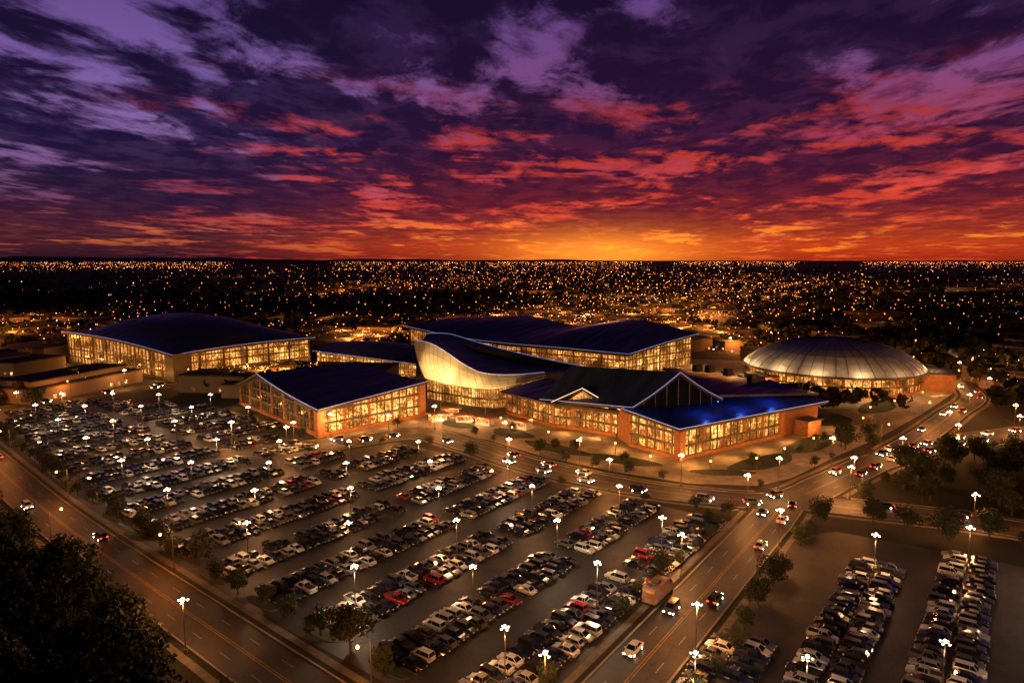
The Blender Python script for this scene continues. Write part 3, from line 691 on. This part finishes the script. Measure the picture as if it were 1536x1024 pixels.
# ---------------------------------------------------------------- trees
def tree(seed,h,rad,nl=1100):
    q=random.Random(seed);b=MB();th=h*.36
    b.cyl((0,0,0),(0.1,0,th),h*.03,h*.02,8,1)
    cl_=[]
    for i in range(12):
        a=q.uniform(0,6.28);rr=rad*q.uniform(.15,.72);z=h*q.uniform(.28,.82);cx,cy=rr*math.cos(a),rr*math.sin(a)
        cl_.append((cx,cy,z,rad*q.uniform(.3,.5)));b.cyl((0.05,0,th*q.uniform(.5,1)),(cx*.9,cy*.9,z),h*.012,h*.005,5,1)
    cl_.append((0,0,h*.82,rad*.45));cl_.append((0,0,h*.5,rad*.6))
    for i in range(nl):
        cx,cy,cz,cr_=q.choice(cl_);v=Vector((q.gauss(0,1),q.gauss(0,1),q.gauss(0,.8))).normalized()*cr_*q.uniform(.55,1.08)
        p=Vector((cx,cy,cz))+v;s_=q.uniform(.16,.34)*h/8
        a=Vector((q.gauss(0,1),q.gauss(0,1),q.gauss(0,1))).normalized();c=a.cross(v+Vector((.01,0,.3))).normalized()
        b.add([tuple(p+a*s_),tuple(p+c*s_*.7),tuple(p-a*s_),tuple(p-c*s_*.7)],[(0,1,2,3)],0)
    return b.mesh('tree_mesh',[M_fol,M_bark])
TM=[tree(1,8,3.6,1500),tree(2,7,3.3,1300),tree(3,9.5,4.0,1800),tree(4,6,2.9,1200)]
def addtree(x,y,s_=1): put('tree',R.choice(TM),None,(x,y,0),R.uniform(0,6.28),s_*R.uniform(.75,1.2))
for x,y in islands:
    if R.random()<.1: addtree(x,y,.42)
for p,d in arc(RC['perimeter_road'],8,4):
    for o in(9.5,):
        x=p.x+d.y*o;y=p.y-d.x*o
        if y>60 and x<5 and R.random()<.8: addtree(x+R.uniform(-1,1),y+R.uniform(-1,1),.7)
for p,d in arc(RC['side_road'],8,3):
    for o in(-8.6,9.5):
        x=p.x+d.y*o;y=p.y-d.x*o
        if not nearroad(x,y,1.5) and R.random()<.7: addtree(x+R.uniform(-.5,.5),y,.6)
for p,d in arc(RC['boulevard_road'],11,3):
    for o in(-9.5,9.5):
        x=p.x+d.y*o;y=p.y-d.x*o
        if not nearroad(x,y,1.5) and R.random()<.5: addtree(x,y,.5)
for p,d in arc(RC['cross_road'],8,6):
    for o in(-10,11,14):
        x=p.x+d.y*o+R.uniform(-2,2);y=p.y-d.x*o+R.uniform(-2,2)
        if not nearroad(x,y,2) and R.random()<.75: addtree(x,y,.9)
for i in range(130):
    x=R.uniform(102,250);y=R.uniform(130,228)
    if not nearroad(x,y,4): addtree(x,y,1.0)
n=0
while n<380:
    x=R.uniform(-230,-10);y=R.uniform(50,230);s_,w_=IG(x,y)
    rc=54+max(0,(w_-86))*.066
    if s_<rc-10 and s_>rc-62 and not nearroad(x,y,4): addtree(x,y,1.15);n+=1
for i in range(90):
    x=R.uniform(-340,-190);y=R.uniform(250,430)
    if -310<x<-218 and 258<y<352: continue
    if not nearroad(x,y,3) and (Vector((x,y))-Vector((-205,390))).length>85: addtree(x,y,.9)
for x,y in((70,192),(78,196),(90,208),(14,212),(20,209),(34,199),(100,219),(104,222),(0,233),(148,274),(158,279),(118,252)): addtree(x,y,.5)
# ---------------------------------------------------------------- distant town
def blocked(x,y):
    for cx,cy,rr in((-195,396,84),(0,300,95),(50,250,70),(20,415,95),(158,334,62),(-75,268,62),(-80,390,50),(90,390,70),(-265,308,55)):
        if (x-cx)**2+(y-cy)**2<rr*rr:return True
    s_,w_=IG(x,y)
    if s_<165 and w_>-80 and y<330 and w_<335: return True
    return y<430 and nearroad(x,y,4)
def far(ymin,ymax,pw):
    u=R.random()**pw;y=1/((1/ymin)*(1-u)+(1/ymax)*u);x=R.uniform(-.95,.95)*(y+40);return x,y
def town(x,y): # built-up density, so that dark woods and lit districts alternate
    L=max(1,y/500)**.55
    v=math.sin(x/(170*L)+1.3)+math.sin(y/(150*L)+x/(330*L)+.7)+.8*math.sin(x/(75*L)-y/(95*L))
    return 1/(1+math.exp(-3.2*v))
q=random.Random(5);b=MB();n=0
while n<4800:
    x,y=far(270,6500,1.0)
    if blocked(x,y) or (y<700 and nearroad(x,y,3)): continue
    n+=1
    for kk in range(1 if y<700 else 2):
        rr=q.uniform(2.2,4.5)*(1+y/2500);hh=q.uniform(5,10)*(1+y/9000);cx=x+q.uniform(-6,6)*(y/700);cy=y+q.uniform(-6,6)
        for k in range(16 if y<1200 else 9):
            v=Vector((q.gauss(0,1),q.gauss(0,1),q.gauss(0,1))).normalized();p=Vector((cx,cy,hh*.62))+Vector((v.x*rr,v.y*rr,v.z*hh*.38))*q.uniform(.5,1)
            a=Vector((q.gauss(0,1),q.gauss(0,1),q.gauss(0,1))).normalized();c=a.cross(v).normalized();s_=rr*.5
            b.add([tuple(p+a*s_),tuple(p+c*s_),tuple(p-a*s_*.8),tuple(p-c*s_)],[(0,1,2,3)],0)
b.obj('distant_trees',[M_dfol])
b=MB();n=0
HW=[mat('house_wall',(.26,.19,.14),(.16,.13,.1),.02,.9),mat('house_roof',(.05,.04,.035),(.09,.07,.06),.05,.9),glowmat('town_window',(1,.3,.05),(1,.6,.25),2.2,lo=.1)]
HW[2].cycles.emission_sampling='NONE'
while n<1800:
    x,y=far(310,4200,1.0)
    if q.random()>town(x,y)+.15 or blocked(x,y) or (y<700 and nearroad(x,y,6)): continue
    n+=1;big=q.random()<(.3 if y<650 else .14);lx=q.uniform(25,60) if big else q.uniform(9,15);ly=q.uniform(16,32) if big else q.uniform(7,10);h=q.uniform(5,9) if big else q.uniform(3,6);a=q.choice((0,1.57))+.3*math.sin(x/300)+q.uniform(-.1,.1)
    b.box(x,y,0,h,lx,ly,a,0);c,s_=math.cos(a),math.sin(a)
    T=lambda u,v,z:(x+u*c-v*s_,y+u*s_+v*c,z)
    if big: b.box(x,y,h,h+.5,lx+.6,ly+.6,a,1);b.box(x+3,y,h+.5,h+2,3,3,a,1)
    else:
        hx,hy=lx/2+.4,ly/2+.4;b.add([T(-hx,-hy,h),T(hx,-hy,h),T(hx,hy,h),T(-hx,hy,h),T(-hx,0,h+2.4),T(hx,0,h+2.4)],[(0,1,5,4),(2,3,4,5),(1,2,5),(3,0,4)],1)
    nn=int(lx/4)
    for k in range(nn):
        if q.random()<.4:
            for sg in(-1,1):
                u=-lx/2+(k+.5)*lx/nn;b.quad(T(u-.8,sg*(ly/2+.03),1),T(u+.8,sg*(ly/2+.03),1),T(u+.8,sg*(ly/2+.03),2.6),T(u-.8,sg*(ly/2+.03),2.6),2)
b.obj('distant_town_buildings',HW)
tl=[mat('town_light_sodium',(.5,.5,.5),em=(1,.22,.02),es=8,sample=False),mat('town_light_warm',(.5,.5,.5),em=(1,.40,.11),es=9,sample=False),mat('town_light_white',(.5,.5,.5),em=(1,.74,.5),es=9,sample=False),mat('town_light_red',(.5,.5,.5),em=(1,.04,.015),es=5,sample=False)]
b=MB()
def tlight(x,y,z=None,k=1,wts=(62,24,8,6)):
    r_=(.16+y*.00034)*(.4+1.0*q.random()**2.4)*k;m=q.choices((0,1,2,3),wts)[0]
    b.octa((x,y,z if z else q.uniform(5,9)+y*.0012),r_,m)
n=0
while n<3900:
    x,y=far(300,9000,.95)
    if q.random()>town(x,y)+.03 or blocked(x,y): continue
    tlight(x,y,None,.9);n+=1
for i in range(5200):
    y=q.uniform(2800,15000);x=q.uniform(-1,1)*(y*.9);dn=math.sin(x/y*9+1)+math.sin(x/y*23)+.6*math.sin(x/y*51)
    if dn>-0.7+q.random()*1.2-.6: tlight(x,y,q.uniform(8,30),.72)
for i in range(120):
    x,y=far(450,5000,1.0)
    if town(x,y)<.25: continue
    a=q.choice((.1,1.2,-.5,.35,2.6))+q.uniform(-.15,.15);L=q.uniform(200,900)*(1+y/2500);st=q.uniform(20,34)*(1+y/3000);k=-L/2
    while k<L/2:
        xx=x+math.cos(a)*k;yy=y+math.sin(a)*k;k+=st
        if yy>440 and not blocked(xx,yy): tlight(xx,yy,8+yy*.001,1.15,(88,10,2,0))
b.obj('distant_town_lights',tl)
tp=empty('distant_street_lighting');n=0
while n<150:
    x,y=far(320,2600,1.15)
    if blocked(x,y) or q.random()>town(x,y)+.05: continue
    plight(x,y,9+y*.003,R.uniform(12000,20000)*(1+(y/900)**1.6),SOD if R.random()<.85 else WARM,.35,tp,'town_lamp');n+=1
b=MB();pr=[];N=160
for i in range(N+1):
    x=-16000+i*200;y=15500;h=40+26*math.sin(i*.09+1)+14*math.sin(i*.31)+7*math.sin(i*.83)+(110*math.exp(-((x+9000)/4500)**2))
    pr.append((x,y,h))
for i in range(N):
    p,q_=pr[i],pr[i+1]
    b.quad((p[0],p[1]-2500,-1),(q_[0],q_[1]-2500,-1),q_,p,0);b.quad(p,q_,(q_[0],q_[1]+3000,-1),(p[0],p[1]+3000,-1),0)
b.obj('hills',[M_dfol],None,True)
# ---------------------------------------------------------------- camera
cd=D.cameras.new('camera');cd.lens=24;cd.sensor_width=36;cd.clip_end=100000;cd.clip_start=1
co=put('camera',cd,None,(0,0,60));co.rotation_euler=(math.radians(90-6.79),0,0)
SC.camera=co
SC.view_settings.view_transform='Standard';SC.view_settings.look='None';SC.view_settings.exposure=0
print('cars',len(cars),'lamps',len(lampspots),'objs',len(D.objects))
